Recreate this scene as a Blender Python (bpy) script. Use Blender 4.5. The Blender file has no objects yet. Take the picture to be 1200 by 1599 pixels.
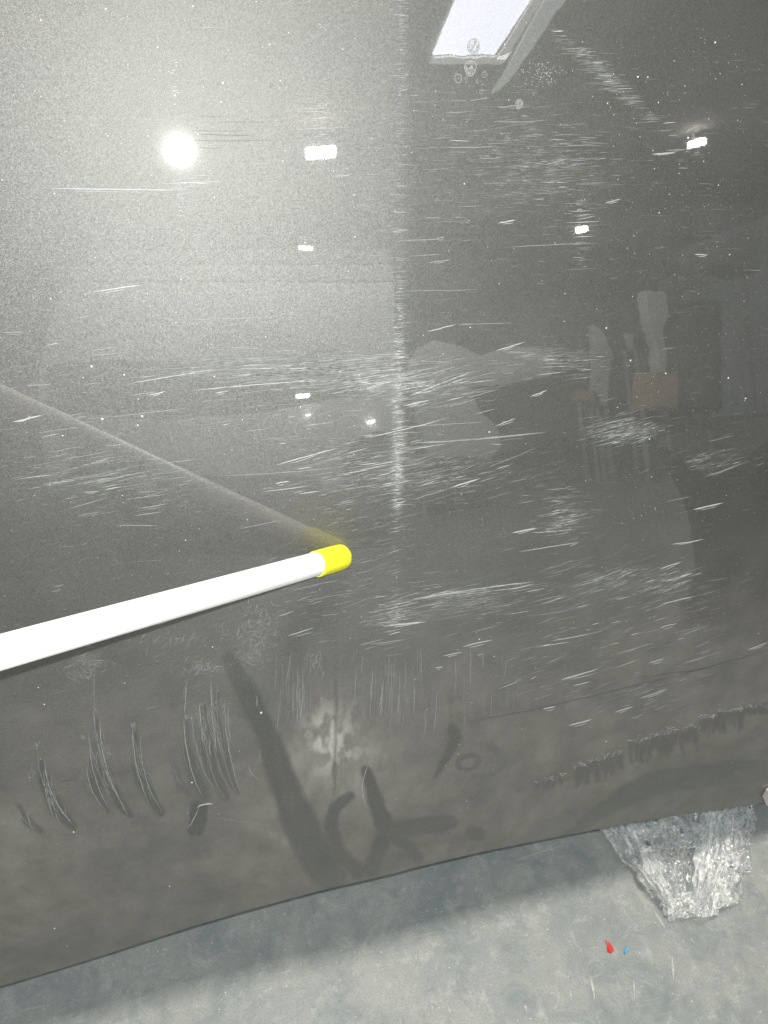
import bpy, bmesh, math, random
import numpy as np
from math import radians, sin, cos, tan, atan
from mathutils import Vector, Matrix

random.seed(7); rng = np.random.default_rng(7)
scene = bpy.context.scene
COL = scene.collection

# ------------------------------------------------------------------ frame of the leaning door panel
AL = radians(20.3); F = 1200.; FX, FY = 284., 250.; DIST = .6; HC = 1.15
xz = (FX-600)/F; yz = (799.5-FY)/F
PITCH = atan(yz); YAW = atan(-xz*cos(PITCH))
# panel axes (x, n, v): x right, n out of the panel, v up along the panel
RGT = np.array([cos(YAW), sin(YAW), 0.])
FWD = np.array([sin(YAW)*cos(PITCH), -cos(YAW)*cos(PITCH), -sin(PITCH)])
UPV = -np.cross(RGT, FWD)
M = np.array([[1, 0, 0], [0, -cos(AL), sin(AL)], [0, sin(AL), cos(AL)]])   # panel frame -> world (rows)
CAM = np.array([0, 0, HC])
FOOT = CAM - np.array([0, DIST, 0.]) @ M

# ------------------------------------------------------------------ camera, world, lamps, exposure
cd = bpy.data.cameras.new('camera'); cam = bpy.data.objects.new('camera', cd); COL.objects.link(cam)
r, u_, f = RGT @ M, UPV @ M, FWD @ M
cam.matrix_world = Matrix(((r[0], u_[0], -f[0], CAM[0]), (r[1], u_[1], -f[1], CAM[1]), (r[2], u_[2], -f[2], CAM[2]), (0, 0, 0, 1)))
cd.sensor_fit = 'HORIZONTAL'; cd.sensor_width = 36; cd.lens = 36
cd.clip_start = .01; cd.clip_end = 200
scene.camera = cam
scene.render.resolution_x = 768; scene.render.resolution_y = 1024

wd = bpy.data.worlds.new('World'); scene.world = wd; wd.use_nodes = True
wd.node_tree.nodes['Background'].inputs[0].default_value = (.76, .90, 1.0, 1)
wd.node_tree.nodes['Background'].inputs[1].default_value = .36
vs = scene.view_settings
vs.view_transform = 'Standard'; vs.look = 'None'; vs.gamma = 1; vs.exposure = 0

def lamp(name, kind, power, pos, color=(1, 1, 1), size=.01, target=None):
    l = bpy.data.lights.new(name, kind); l.energy = power; l.color = color
    if kind == 'AREA': l.shape = 'RECTANGLE'; l.size = size[0]; l.size_y = size[1]
    else: l.shadow_soft_size = size
    o = bpy.data.objects.new(name, l); COL.objects.link(o); o.location = pos
    if target is not None:
        o.rotation_euler = (Vector(target)-Vector(pos)).to_track_quat('-Z', 'Y').to_euler()
    return o
# the phone's flash, beside its lens
fl = CAM + (UPV*.014 - RGT*.003) @ M
lamp('phone_flash', 'POINT', 25, fl, (1, .995, .97), .003)
# the tube lamp high over the door that throws the door's shadow on the floor
lamp('overhead_lamp_light', 'AREA', 112, (.3, .46, 3.9), (1, .92, .83), (1.0, .5), (.3, .46, 0))

# added unseen area light, tilted at the far bays to brighten their reflection
lamp('bay_fill_light', 'AREA', 340, (1.9, -2.5, 4.0), (1, .98, .95), (2.6, .3), (2.1, -6.2, .6))

# ------------------------------------------------------------------ panel shape
UC = .158; GAM = radians(4.6)
def hsurf(u, v):
    s = .004
    x = (u-UC)/s
    sp = np.where(x > 30, x, np.log1p(np.exp(np.minimum(x, 30))))*s
    h = -tan(GAM)*sp
    h = h - .55*np.maximum(0, -.60-v)**2             # tuck-under towards the sill
    return h
def raydir(px, py):
    px = np.asarray(px, float); py = np.asarray(py, float)
    q = FWD*F + RGT*(px[..., None]-600) + UPV*(799.5-py[..., None])
    return q/np.linalg.norm(q, axis=-1, keepdims=True)
def pix2uv(px, py):
    q = raydir(px, py)
    h = np.zeros(q.shape[:-1])
    for _ in range(12):
        t = (DIST-h)/-q[..., 1]
        u = q[..., 0]*t; v = q[..., 2]*t
        h = hsurf(u, v)
    return u, v
def uv2pix(u, v, h):
    P = np.stack([u, h-DIST, v], -1)
    z = P @ FWD
    return 600+F*(P @ RGT)/z, 799.5-F*(P @ UPV)/z
def pnorm(u, v):
    e = 1e-4
    hu = (hsurf(u+e, v)-hsurf(u-e, v))/(2*e); hv = (hsurf(u, v+e)-hsurf(u, v-e))/(2*e)
    n = np.stack([-hu, np.ones_like(hu), -hv], -1)
    return n/np.linalg.norm(n, axis=-1, keepdims=True)
def p2w(u, v, h):
    return np.stack([u, h, v], -1) @ M + FOOT
def mirror(px, py):
    """where a sight line meets the paint, and the direction it is mirrored to (world)"""
    u, v = pix2uv(px, py); q = raydir(px, py); n = pnorm(u, v)
    d = q - 2*np.sum(q*n, -1, keepdims=True)*n
    return p2w(u, v, hsurf(u, v)), d @ M
def floorpt(px, py, z=0.):
    q = raydir(px, py) @ M
    t = (HC-z)/-q[..., 2]
    return CAM + q*t[..., None]

# ------------------------------------------------------------------ helpers
def link(name, me, parent=None, mat=None):
    o = bpy.data.objects.new(name, me); COL.objects.link(o)
    if mat: me.materials.clear(); me.materials.append(mat)
    if parent is not None: o.parent = parent
    return o
def empty(name, loc=(0, 0, 0)):
    o = bpy.data.objects.new(name, None); COL.objects.link(o); o.location = loc; o.empty_display_size = .05
    return o
def tag(o, label=None, cat=None, group=None, kind=None):
    if label: o['label'] = label
    if cat: o['category'] = cat
    if group: o['group'] = group
    if kind: o['kind'] = kind
    return o
def pymesh(name, verts, faces, smooth=False):
    me = bpy.data.meshes.new(name); me.from_pydata([tuple(map(float, p)) for p in verts], [], [tuple(map(int, q)) for q in faces]); me.update()
    if smooth: me.shade_smooth()
    return me
def fastmesh(name, V, Q, smooth=False):
    me = bpy.data.meshes.new(name); n = Q.shape[1]
    me.vertices.add(len(V)); me.vertices.foreach_set('co', V.astype(np.float32).ravel())
    me.loops.add(Q.size); me.loops.foreach_set('vertex_index', Q.astype(np.int32).ravel())
    me.polygons.add(len(Q)); me.polygons.foreach_set('loop_start', (np.arange(len(Q))*n).astype(np.int32))
    try: me.polygons.foreach_set('loop_total', np.full(len(Q), n, np.int32))
    except Exception: pass
    me.update(calc_edges=True)
    if smooth: me.shade_smooth()
    return me
def box(bm, x0, x1, y0, y1, z0, z1, bev=0):
    r = bmesh.ops.create_cube(bm, size=1)
    for v in r['verts']:
        v.co = Vector(((x0+x1)/2+v.co.x*(x1-x0), (y0+y1)/2+v.co.y*(y1-y0), (z0+z1)/2+v.co.z*(z1-z0)))
    if bev:
        ed = list({e for v in r['verts'] for e in v.link_edges})
        bmesh.ops.bevel(bm, geom=ed, offset=bev, segments=2, affect='EDGES')
def bmobj(name, bm, mat, parent=None, smooth=False):
    me = bpy.data.meshes.new(name); bm.to_mesh(me); bm.free()
    if smooth: me.shade_smooth()
    return link(name, me, parent, mat)

def hash2(i, j, s):
    n = (i*374761393 + j*668265263 + s*1442695041) & 0x7fffffff
    n = ((n ^ (n >> 13))*1274126177) & 0x7fffffff
    return ((n ^ (n >> 16)) & 0xffff)/65535.
def vnoise(x, y, s=0):
    i = np.floor(x).astype(np.int64); j = np.floor(y).astype(np.int64)
    fx = x-i; fy = y-j; fx = fx*fx*(3-2*fx); fy = fy*fy*(3-2*fy)
    a = hash2(i, j, s); b = hash2(i+1, j, s); c = hash2(i, j+1, s); d = hash2(i+1, j+1, s)
    return (a*(1-fx)+b*fx)*(1-fy)+(c*(1-fx)+d*fx)*fy
def fbm(x, y, o=4, s=0):
    t = 0; a = .5; n = 0
    for k in range(o):
        t = t+a*vnoise(x*2**k, y*2**k, s+k*17); n += a; a *= .5
    return t/n
def sst(a, b, x):
    t = np.clip((x-a)/(b-a), 0, 1); return t*t*(3-2*t)

# ------------------------------------------------------------------ materials
def mat(name):
    m = bpy.data.materials.new(name); m.use_nodes = True
    nt = m.node_tree; return m, nt, nt.nodes['Principled BSDF']
def N(nt, t, **k):
    n = nt.nodes.new(t)
    for a, b in k.items(): setattr(n, a, b)
    return n
def simple(name, col, rough=.6, metal=0., noise=.12, scale=30, coat=0):
    m, nt, b = mat(name)
    tc = N(nt, 'ShaderNodeTexCoord'); no = N(nt, 'ShaderNodeTexNoise'); no.inputs['Scale'].default_value = scale; no.inputs['Detail'].default_value = 5
    rp = N(nt, 'ShaderNodeValToRGB')
    rp.color_ramp.elements[0].position = .3; rp.color_ramp.elements[1].position = .7
    rp.color_ramp.elements[0].color = tuple(c*(1-noise) for c in col)+(1,)
    rp.color_ramp.elements[1].color = tuple(min(1, c*(1+noise)) for c in col)+(1,)
    nt.links.new(tc.outputs['Object'], no.inputs['Vector']); nt.links.new(no.outputs['Fac'], rp.inputs['Fac']); nt.links.new(rp.outputs['Color'], b.inputs['Base Color'])
    b.inputs['Roughness'].default_value = rough; b.inputs['Metallic'].default_value = metal; b.inputs['Coat Weight'].default_value = coat
    return m
def emit(name, col, strength):
    m, nt, b = mat(name)
    b.inputs['Base Color'].default_value = (.8, .8, .8, 1)
    b.inputs['Emission Color'].default_value = tuple(col)+(1,); b.inputs['Emission Strength'].default_value = strength
    return m
def math_(nt, op, a, b=None, clamp=False):
    n = N(nt, 'ShaderNodeMath', operation=op); n.use_clamp = clamp
    for i, x in enumerate((a, b)):
        if x is None: continue
        if isinstance(x, (int, float)): n.inputs[i].default_value = x
        else: nt.links.new(x, n.inputs[i])
    return n.outputs[0]

def paint_material():
    m, nt, b = mat('dark_metallic_paint'); L = nt.links.new
    tc = N(nt, 'ShaderNodeTexCoord'); geo = N(nt, 'ShaderNodeNewGeometry')
    # metal flakes: every cell tilts its own way
    nrm = None
    acc = geo.outputs['Normal']
    for sc, amp in ((2100, .19), (900, .03)):
        vo = N(nt, 'ShaderNodeTexVoronoi'); vo.inputs['Scale'].default_value = sc
        L(tc.outputs['Object'], vo.inputs['Vector'])
        s = N(nt, 'ShaderNodeVectorMath', operation='SUBTRACT'); L(vo.outputs['Color'], s.inputs[0]); s.inputs[1].default_value = (.5, .5, .5)
        k = N(nt, 'ShaderNodeVectorMath', operation='SCALE'); L(s.outputs[0], k.inputs[0]); k.inputs['Scale'].default_value = amp
        a = N(nt, 'ShaderNodeVectorMath', operation='ADD'); L(acc, a.inputs[0]); L(k.outputs[0], a.inputs[1]); acc = a.outputs[0]
        if sc == 2100: cellcol = vo.outputs['Color']
    nz = N(nt, 'ShaderNodeVectorMath', operation='NORMALIZE'); L(acc, nz.inputs[0])
    L(nz.outputs[0], b.inputs['Normal'])
    sep = N(nt, 'ShaderNodeSeparateColor'); L(cellcol, sep.inputs[0])
    # flake brightness
    fb = math_(nt, 'MULTIPLY_ADD', sep.outputs[1], .40); fb.node.inputs[2].default_value = .80
    colm = N(nt, 'ShaderNodeVectorMath', operation='SCALE'); colm.inputs[0].default_value = PAINT; L(fb, colm.inputs['Scale'])
    L(colm.outputs[0], b.inputs['Base Color'])
    b.inputs['Metallic'].default_value = .97
    b.inputs['Roughness'].default_value = .60
    b.inputs['Coat Weight'].default_value = 1; b.inputs['Coat IOR'].default_value = 1.65
    at = N(nt, 'ShaderNodeAttribute', attribute_name='dust'); pl = N(nt, 'ShaderNodeAttribute', attribute_name='pale')
    haze = N(nt, 'ShaderNodeTexNoise'); haze.inputs['Scale'].default_value = 9; haze.inputs['Detail'].default_value = 6
    L(tc.outputs['Object'], haze.inputs['Vector'])
    cr = math_(nt, 'MULTIPLY_ADD', haze.outputs['Fac'], .014); cr.node.inputs[2].default_value = .007
    L(cr, b.inputs['Coat Roughness'])
    # orange peel in the clear coat
    op = N(nt, 'ShaderNodeTexNoise'); op.inputs['Scale'].default_value = 70; op.inputs['Detail'].default_value = 1
    L(tc.outputs['Object'], op.inputs['Vector'])
    bp = N(nt, 'ShaderNodeBump'); bp.inputs['Strength'].default_value = .012; bp.inputs['Distance'].default_value = .001
    L(op.outputs['Fac'], bp.inputs['Height']); L(bp.outputs[0], b.inputs['Coat Normal'])
    # dust film over the clear coat
    df = N(nt, 'ShaderNodeBsdfPrincipled'); df.inputs['Roughness'].default_value = .9; df.inputs['Specular IOR Level'].default_value = .15
    fn = N(nt, 'ShaderNodeTexNoise'); fn.inputs['Scale'].default_value = 900; fn.inputs['Detail'].default_value = 3; L(tc.outputs['Object'], fn.inputs['Vector'])
    mid = N(nt, 'ShaderNodeTexNoise'); mid.inputs['Scale'].default_value = 26; mid.inputs['Detail'].default_value = 7; mid.inputs['Roughness'].default_value = .65; L(tc.outputs['Object'], mid.inputs['Vector'])
    rp = N(nt, 'ShaderNodeValToRGB'); rp.color_ramp.elements[0].color = (.180, .174, .155, 1); rp.color_ramp.elements[1].color = (.262, .256, .234, 1)
    rp.color_ramp.elements[0].position = .35; rp.color_ramp.elements[1].position = .65; L(mid.outputs['Fac'], rp.inputs['Fac'])
    pm = N(nt, 'ShaderNodeMix', data_type='RGBA'); L(pl.outputs['Fac'], pm.inputs['Factor']); L(rp.outputs['Color'], pm.inputs['A']); pm.inputs['B'].default_value = (.62, .62, .58, 1)
    L(pm.outputs['Result'], df.inputs['Base Color'])
    g = math_(nt, 'MULTIPLY_ADD', fn.outputs['Fac'], 1.0); g.node.inputs[2].default_value = .5
    g2 = math_(nt, 'MULTIPLY_ADD', mid.outputs['Fac'], .5); g2.node.inputs[2].default_value = .75
    w1 = math_(nt, 'MULTIPLY', at.outputs['Fac'], g2)
    w2 = math_(nt, 'MAXIMUM', w1, pl.outputs['Fac'])
    w = math_(nt, 'MULTIPLY', w2, g, True)
    # faint soft gloss lobe added to imitate lens glare round flash and lamps
    hz = N(nt, 'ShaderNodeBsdfGlossy'); hz.inputs['Roughness'].default_value = .10; hz.inputs['Color'].default_value = (.9, .9, .9, 1)
    mh = N(nt, 'ShaderNodeMixShader'); mh.inputs[0].default_value = .0018; L(b.outputs[0], mh.inputs[1]); L(hz.outputs[0], mh.inputs[2])
    mx = N(nt, 'ShaderNodeMixShader'); L(w, mx.inputs[0]); L(mh.outputs[0], mx.inputs[1]); L(df.outputs[0], mx.inputs[2])
    L(mx.outputs[0], nt.nodes['Material Output'].inputs['Surface'])
    return m
PAINT = (.190, .194, .185)
M_PAINT = paint_material()
M_SB = simple('bright_scratch_glint', (.45, .47, .46), .5, 0, .1, 300)
M_SM = simple('scratch_glint_grey', (.27, .285, .28), .5, 0, .15, 300)
M_SF = simple('faint_scratch_glint', (.19, .20, .195), .5, 0, .15, 300)
M_SD = simple('dark_scratch', (.10, .098, .088), .6, 0, .1, 300)
M_HEM = simple('hem_edge', (.035, .035, .032), .45, .3, .2, 200)
M_DUSTW = simple('dust_speck', (.75, .74, .68), .8, 0, .2, 500)

# ------------------------------------------------------------------ marks in the dust on the door (kept in the dust's own shape)
EDGE = [(-900, 1830), (-400, 1665), (0, 1541), (130, 1502), (300, 1447), (400, 1418), (500, 1391), (640, 1357), (750, 1331), (860, 1309), (960, 1290), (1080, 1270), (1200, 1253), (1500, 1212), (2000, 1150), (2600, 1085)]
STROKES = [  # dust wiped away: points (x, y, half width), strength
 ([(358, 1030, 12), (385, 1080, 17), (418, 1150, 20), (445, 1225, 24), (470, 1290, 28), (498, 1345, 30), (520, 1372, 26)], 1.0),
 ([(548, 1243, 7), (524, 1262, 10), (517, 1290, 11), (530, 1330, 12), (560, 1362, 13)], .9),
 ([(572, 1205, 8), (588, 1250, 13), (603, 1292, 15)], .95),
 ([(603, 1297, 12), (640, 1292, 14), (690, 1287, 14), (703, 1284, 12)], .95),
 ([(603, 1300, 13), (590, 1330, 13), (580, 1358, 13)], .9),
 ([(608, 1298, 12), (638, 1322, 12), (653, 1342, 10)], .9),
 ([(706, 1139, 9), (710, 1152, 10), (697, 1180, 8), (683, 1205, 4), (676, 1216, 2)], 1.0),
 ([(738, 1302, 11), (750, 1303, 11)], .8),
 ([(905, 1286, 5), (945, 1262, 12), (985, 1240, 17), (1030, 1222, 21), (1090, 1212, 19), (1150, 1207, 17), (1215, 1200, 17)], .9),
 ([(800, 1330, 3), (870, 1312, 4), (930, 1280, 5)], .6),
 ([(1150, 1255, 5), (1190, 1240, 12), (1220, 1232, 16)], .8),
 ([(150, 1125, 3), (153, 1170, 6), (163, 1215, 9), (182, 1250, 8), (202, 1272, 4)], .75),
 ([(139, 1160, 2), (143, 1205, 4), (152, 1240, 5), (168, 1266, 3)], .7),
 ([(210, 1134, 4), (213, 1175, 6), (222, 1220, 8), (238, 1250, 8), (250, 1268, 5)], .8),
 ([(62, 1190, 4), (72, 1230, 8), (92, 1268, 9), (112, 1292, 5)], .75),
 ([(28, 1258, 3), (45, 1282, 6), (62, 1298, 4)], .6),
 ([(288, 1110, 3), (290, 1160, 5), (300, 1210, 9), (322, 1245, 6)], .6),
 ([(318, 1100, 4), (322, 1160, 7), (335, 1210, 9), (352, 1245, 6)], .6),
 ([(338, 1080, 3), (345, 1150, 6), (356, 1210, 7), (372, 1240, 4)], .55),
 ([(272, 1190, 2), (280, 1225, 5), (296, 1240, 3)], .45),
 ([(308, 1262, 9), (306, 1280, 9), (300, 1296, 6)], 1.3),
 ([(320, 1262, 4), (318, 1280, 6), (310, 1298, 4)], 1.3),
 ([(402, 1098, 5), (404, 1120, 5)], .3),
 ([(522, 960, 2), (524, 1060, 3), (523, 1200, 3), (522, 1240, 2)], .55),
 ([(705, 1090, 2), (706, 1140, 3)], .5), ([(672, 1090, 1.5), (672, 1140, 2)], .35),
]
random.seed(3)
BRUSH = []
def brush(xa, ya, xb, yb, la, lb, n):
    for k in range(n):
        t = (k+random.random())/n
        x = xa+(xb-xa)*t; y = ya+(yb-ya)*t+random.uniform(-3, 3); L_ = random.uniform(la, lb)
        w_ = random.uniform(2, 4.6); dx = random.uniform(-3, 2)
        BRUSH.append((x, y)); STROKES.append(([(x, y, w_*.7), (x+dx*.5, y+L_*.5, w_), (x+dx, y+L_, w_*.7)], random.uniform(.6, 1.1)))
brush(832, 1222, 880, 1212, 8, 18, 8)
brush(898, 1198, 975, 1176, 16, 34, 20)
brush(985, 1160, 1042, 1145, 16, 36, 22)
brush(1040, 1142, 1090, 1136, 14, 38, 16)
brush(1094, 1122, 1165, 1104, 14, 36, 24)
brush(1165, 1106, 1215, 1099, 5, 12, 8)
PALE = [  # grease, polish residue and a painted glow along the crease: x, y, rx, ry, angle, strength
 (510, 1165, 50, 66, 0, .34), (545, 1150, 80, 66, 20, .16), (565, 1195, 45, 34, 0, .10), (500, 1135, 34, 60, 0, .08), (640, 1160, 50, 10, 8, .08), (612, 1185, 30, 18, -10, .10),
 (420, 1303, 38, 8, -22, .15), (440, 1312, 24, 7, -22, .12), (120, 1345, 70, 4, 6, .06), (27, 1378, 16, 5, 15, .10),
 (798, 1265, 12, 60, 4, .09), (872, 1258, 22, 24, 0, .09), (850, 1270, 30, 20, 0, .05), (800, 1330, 30, 16, 0, .05),
 (395, 985, 42, 48, 0, .09), (140, 1040, 26, 22, 0, .09), (320, 1045, 55, 12, 5, .08), (270, 1000, 60, 14, 5, .04),
 (470, 570, 120, 13, 3, .10), (560, 590, 80, 13, 6, .10), (720, 570, 110, 18, 4, .07), (800, 545, 50, 14, 5, .05), (470, 600, 110, 14, 4, .04),
 (980, 670, 45, 16, 15, .10), (620, 1045, 70, 50, 0, .05), (590, 960, 100, 14, 6, .05), (735, 945, 75, 15, 9, .10), (990, 905, 80, 18, 16, .08),
 (640, 740, 70, 22, 8, .08), (880, 820, 30, 28, 10, .05), (1120, 730, 35, 9, 20, .06),
 (640, 600, 60, 26, 10, .10), (625, 700, 14, 90, 0, .12), (622, 640, 16, 150, 0, .10), (848, 112, 26, 12, 10, .10), (1180, 880, 20, 14, 0, .06), (1150, 920, 50, 14, 10, .05),
]
def dustmaps(u, v, h):
    px, py = uv2pix(u, v, h)
    vis = (px > -350) & (px < 1550) & (py > -300) & (py < 1700)
    n1 = fbm(u*14, v*14, 5, 3); n2 = fbm(u*60, v*60, 4, 9); n3 = fbm(u*7+3, v*40, 4, 31)
    low = sst(-.30, -.62, v)
    dust = .06+.34*low+.30*(n1-.5)*(.25+low) + .12*(n2-.5)*low + .10*(n3-.5)
    dust = dust+.05*sst(-.62, -.7, v)
    wipe = np.zeros_like(u)
    stk = fbm(u*420, v*22, 3, 91)
    jx = px+7*(n2-.5)+5*(n1-.5); jy = py+6*(fbm(u*60+9, v*60, 3, 77)-.5)
    for pts, s in STROKES:
        P = np.array(pts, float)
        if P[0, 0] < 345 and P[:, 2].max() < 9.5: P[:, 2] *= 1.35; s = s*1.25
        if P[0, 0] > 540 and P[0, 1] > 1090: s = min(1.15, s*1.45)
        R_ = P[:, 2].max()+8
        m = (px > P[:, 0].min()-R_) & (px < P[:, 0].max()+R_) & (py > P[:, 1].min()-R_) & (py < P[:, 1].max()+R_)
        idx = np.nonzero(m)
        if not len(idx[0]): continue
        x = jx[idx]; y = jy[idx]; best = np.zeros(len(x))
        for a, b in zip(P[:-1], P[1:]):
            d = b[:2]-a[:2]; t = np.clip(((x-a[0])*d[0]+(y-a[1])*d[1])/(d @ d+1e-9), 0, 1)
            D = np.hypot(x-a[0]-t*d[0], y-a[1]-t*d[1]); r_ = a[2]+(b[2]-a[2])*t
            best = np.maximum(best, 1-sst(-2.4-.22*r_, 2.0+.12*r_, D-r_+3.5*(n3[idx]-.5)))
        wipe[idx] = np.maximum(wipe[idx], best*s*(.78+.40*stk[idx]))
    # fingertip ring
    e = np.hypot((jx-731)/21, (jy-1190+.12*(jx-731))/14); wipe = np.maximum(wipe, .75*(1-sst(.12, .35, np.abs(e-.8))))
    e = np.hypot((jx-742)/46, (jy-1186)/27); wipe = np.maximum(wipe, .35*(1-sst(.08, .25, np.abs(e-.95)))*(jx > 735))
    pale = np.zeros_like(u)
    tex = sst(.38, .68, fbm(u*130, v*60, 4, 55))
    for x, y, rx, ry, a, s in PALE:
        a = -radians(a); X = (px-x)*cos(a)+(py-y)*sin(a); Y = -(px-x)*sin(a)+(py-y)*cos(a)
        g = np.exp(-.5*((X/rx)**2+(Y/ry)**2)*1.6)
        pale = pale + s*g*(.55+.7*tex)
    dust = np.clip(dust*(1-wipe*.95), 0, 1)+0*vis
    pale = np.clip(pale*(1-.8*wipe), 0, .8)
    return dust, pale

# ------------------------------------------------------------------ the door
door = empty('car_door', tuple(p2w(np.array(0.2), np.array(-.76), np.array(0.))))
tag(door, 'scratched and dusty dark grey metallic car door filling most of the picture', 'car door')
DINV = Vector(door.location)
def dlocal(W_):
    return W_ - np.array(DINV)
def make_panel():
    eu, ev = pix2uv(np.array([p[0] for p in EDGE]), np.array([p[1] for p in EDGE]))
    order = np.argsort(eu); eu = eu[order]; ev = ev[order]
    us = np.concatenate([np.arange(-.62, -.32, .01), np.arange(-.32, .74, .0016), np.arange(.74, 1.2, .01)])
    nv = 640; NT = 12
    s = np.linspace(0, 1, nv)
    U, S = np.meshgrid(us, s)
    vb = np.interp(us, eu, ev)
    # smooth the bottom line a little
    k = np.hanning(41); k /= k.sum(); vb = np.convolve(np.pad(vb, 20, mode='edge'), k, 'valid')
    vtop = .16
    V = vb[None, :]+(vtop-vb[None, :])*S
    # beyond the frame the door goes on to its waist line
    extra = np.linspace(.17, .52, 24)
    U2, V2 = np.meshgrid(us, extra)
    U = np.concatenate([U, U2]); V = np.concatenate([V, V2])
    Hh = hsurf(U, V)
    dust, pale = dustmaps(U, V, Hh)
    W_ = dlocal(p2w(U, V, Hh)).reshape(-1, 3)
    nr, nc = U.shape
    i = np.arange(nr-1)[:, None]*nc+np.arange(nc-1)[None, :]
    Q = np.stack([i, i+1, i+1+nc, i+nc], -1).reshape(-1, 4)
    me = fastmesh('outer_panel', W_, Q, True)
    for nm, arr in (('dust', dust), ('pale', pale)):
        a = me.attributes.new(nm, 'FLOAT', 'POINT'); a.data.foreach_set('value', arr.astype(np.float32).ravel())
    o = link('outer_panel', me, door, M_PAINT)
    # hem: the skin rolled round and folded back at the bottom, sides and top
    cu = us; V_ = []; prof = [(0, 0), (-.0012, -.0016), (-.0035, -.0022), (-.006, -.0012), (-.008, .001), (-.008, .02)]
    hv = []
    for (dn, dv) in prof:
        hv.append(dlocal(p2w(cu, vb+dv, hsurf(cu, vb)+dn)))
    hv = np.stack(hv); n_, m_ = hv.shape[:2]
    i = np.arange(n_-1)[:, None]*m_+np.arange(m_-1)[None, :]
    Q = np.stack([i, i+m_, i+m_+1, i+1], -1).reshape(-1, 4)
    link('bottom_hem', fastmesh('bottom_hem', hv.reshape(-1, 3), Q, True), door, M_HEM)
    # inner skin set behind the outer one
    cu2 = np.linspace(-.62, 1.19, 60); vv = np.linspace(0, 1, 30); A, B = np.meshgrid(cu2, vv)
    vb2 = np.interp(cu2, us, vb)+.018
    Vv = vb2[None, :]+(.52-vb2[None, :])*B
    hh = hsurf(A, Vv)-.008-.045*sst(0, .08, B)
    i = np.arange(29)[:, None]*60+np.arange(59)[None, :]
    Q = np.stack([i, i+60, i+61, i+1], -1).reshape(-1, 4)
    link('inner_panel', fastmesh('inner_panel', dlocal(p2w(A, Vv, hh)).reshape(-1, 3), Q, True), door, M_HEM)
    # closing edges on both sides and the top
    bm = bmesh.new()
    for uu in (-.62, float(us[-1])):
        vs_ = np.linspace(float(np.interp(uu, us, vb)), .52, 20)
        a = dlocal(p2w(np.full(20, uu), vs_, hsurf(np.full(20, uu), vs_))); b = dlocal(p2w(np.full(20, uu), vs_, hsurf(np.full(20, uu), vs_)-.053))
        A_ = [bm.verts.new(p) for p in a]; B_ = [bm.verts.new(p) for p in b]
        for k in range(19): bm.faces.new((A_[k], A_[k+1], B_[k+1], B_[k]))
    uu = np.linspace(-.62, float(us[-1]), 40); vt = np.full(40, .52)
    a = dlocal(p2w(uu, vt, hsurf(uu, vt))); b = dlocal(p2w(uu, vt, hsurf(uu, vt)-.053))
    A_ = [bm.verts.new(p) for p in a]; B_ = [bm.verts.new(p) for p in b]
    for k in range(39): bm.faces.new((A_[k], A_[k+1], B_[k+1], B_[k]))
    bmobj('door_edge', bm, M_HEM, door)
make_panel()

# ------------------------------------------------------------------ scratches and painted light streaks: thin ribbons of broken clear coat on the skin
class Ribbons:
    def __init__(s): s.P = []; s.F = []; s.n = 0
    def add(s, pts, w, lift=.00015):
        """pts: pixel polyline; w: width in pixels, tapering at both ends"""
        P = np.array(pts, float); k = len(P)
        T = np.gradient(P, axis=0); T /= np.linalg.norm(T, axis=1, keepdims=True)+1e-9
        Nn = np.stack([-T[:, 1], T[:, 0]], 1)
        t = np.linspace(0, 1, k); ww = w*.43*np.clip(np.minimum(t, 1-t)*5+.12, 0, 1)
        A = P+Nn*ww[:, None]; B = P-Nn*ww[:, None]
        allp = np.concatenate([A, B])
        s.P.append(np.column_stack([allp, np.full(2*k, lift)]))
        for j in range(k-1): s.F.append((s.n+j, s.n+j+1, s.n+k+j+1, s.n+k+j))
        s.n += 2*k
    def build(s, name, m, parent=door, kind=None):
        P = np.concatenate(s.P)
        u, v = pix2uv(P[:, 0], P[:, 1]); h = hsurf(u, v)+P[:, 2]
        W_ = dlocal(p2w(u, v, h))
        Q = np.array(s.F)
        # face the viewer side
        a = W_[Q[:, 1]]-W_[Q[:, 0]]; b = W_[Q[:, 3]]-W_[Q[:, 0]]
        nn = np.cross(a, b); outw = np.array([0, 1, 0.]) @ M
        fl = (nn @ outw) < 0; Q[fl] = Q[fl][:, ::-1]
        o = link(name, fastmesh(name, W_, Q), parent, m)
        if kind: o['kind'] = kind
        return o
def line(x0, y0, x1, y1, k=5, bow=0., jit=0.):
    t = np.linspace(0, 1, k); dx, dy = x1-x0, y1-y0; L_ = math.hypot(dx, dy)+1e-6
    b = bow*4*t*(1-t)+rng.normal(0, jit, k)
    return np.column_stack([x0+dx*t-dy/L_*b, y0+dy*t+dx/L_*b])

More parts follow.
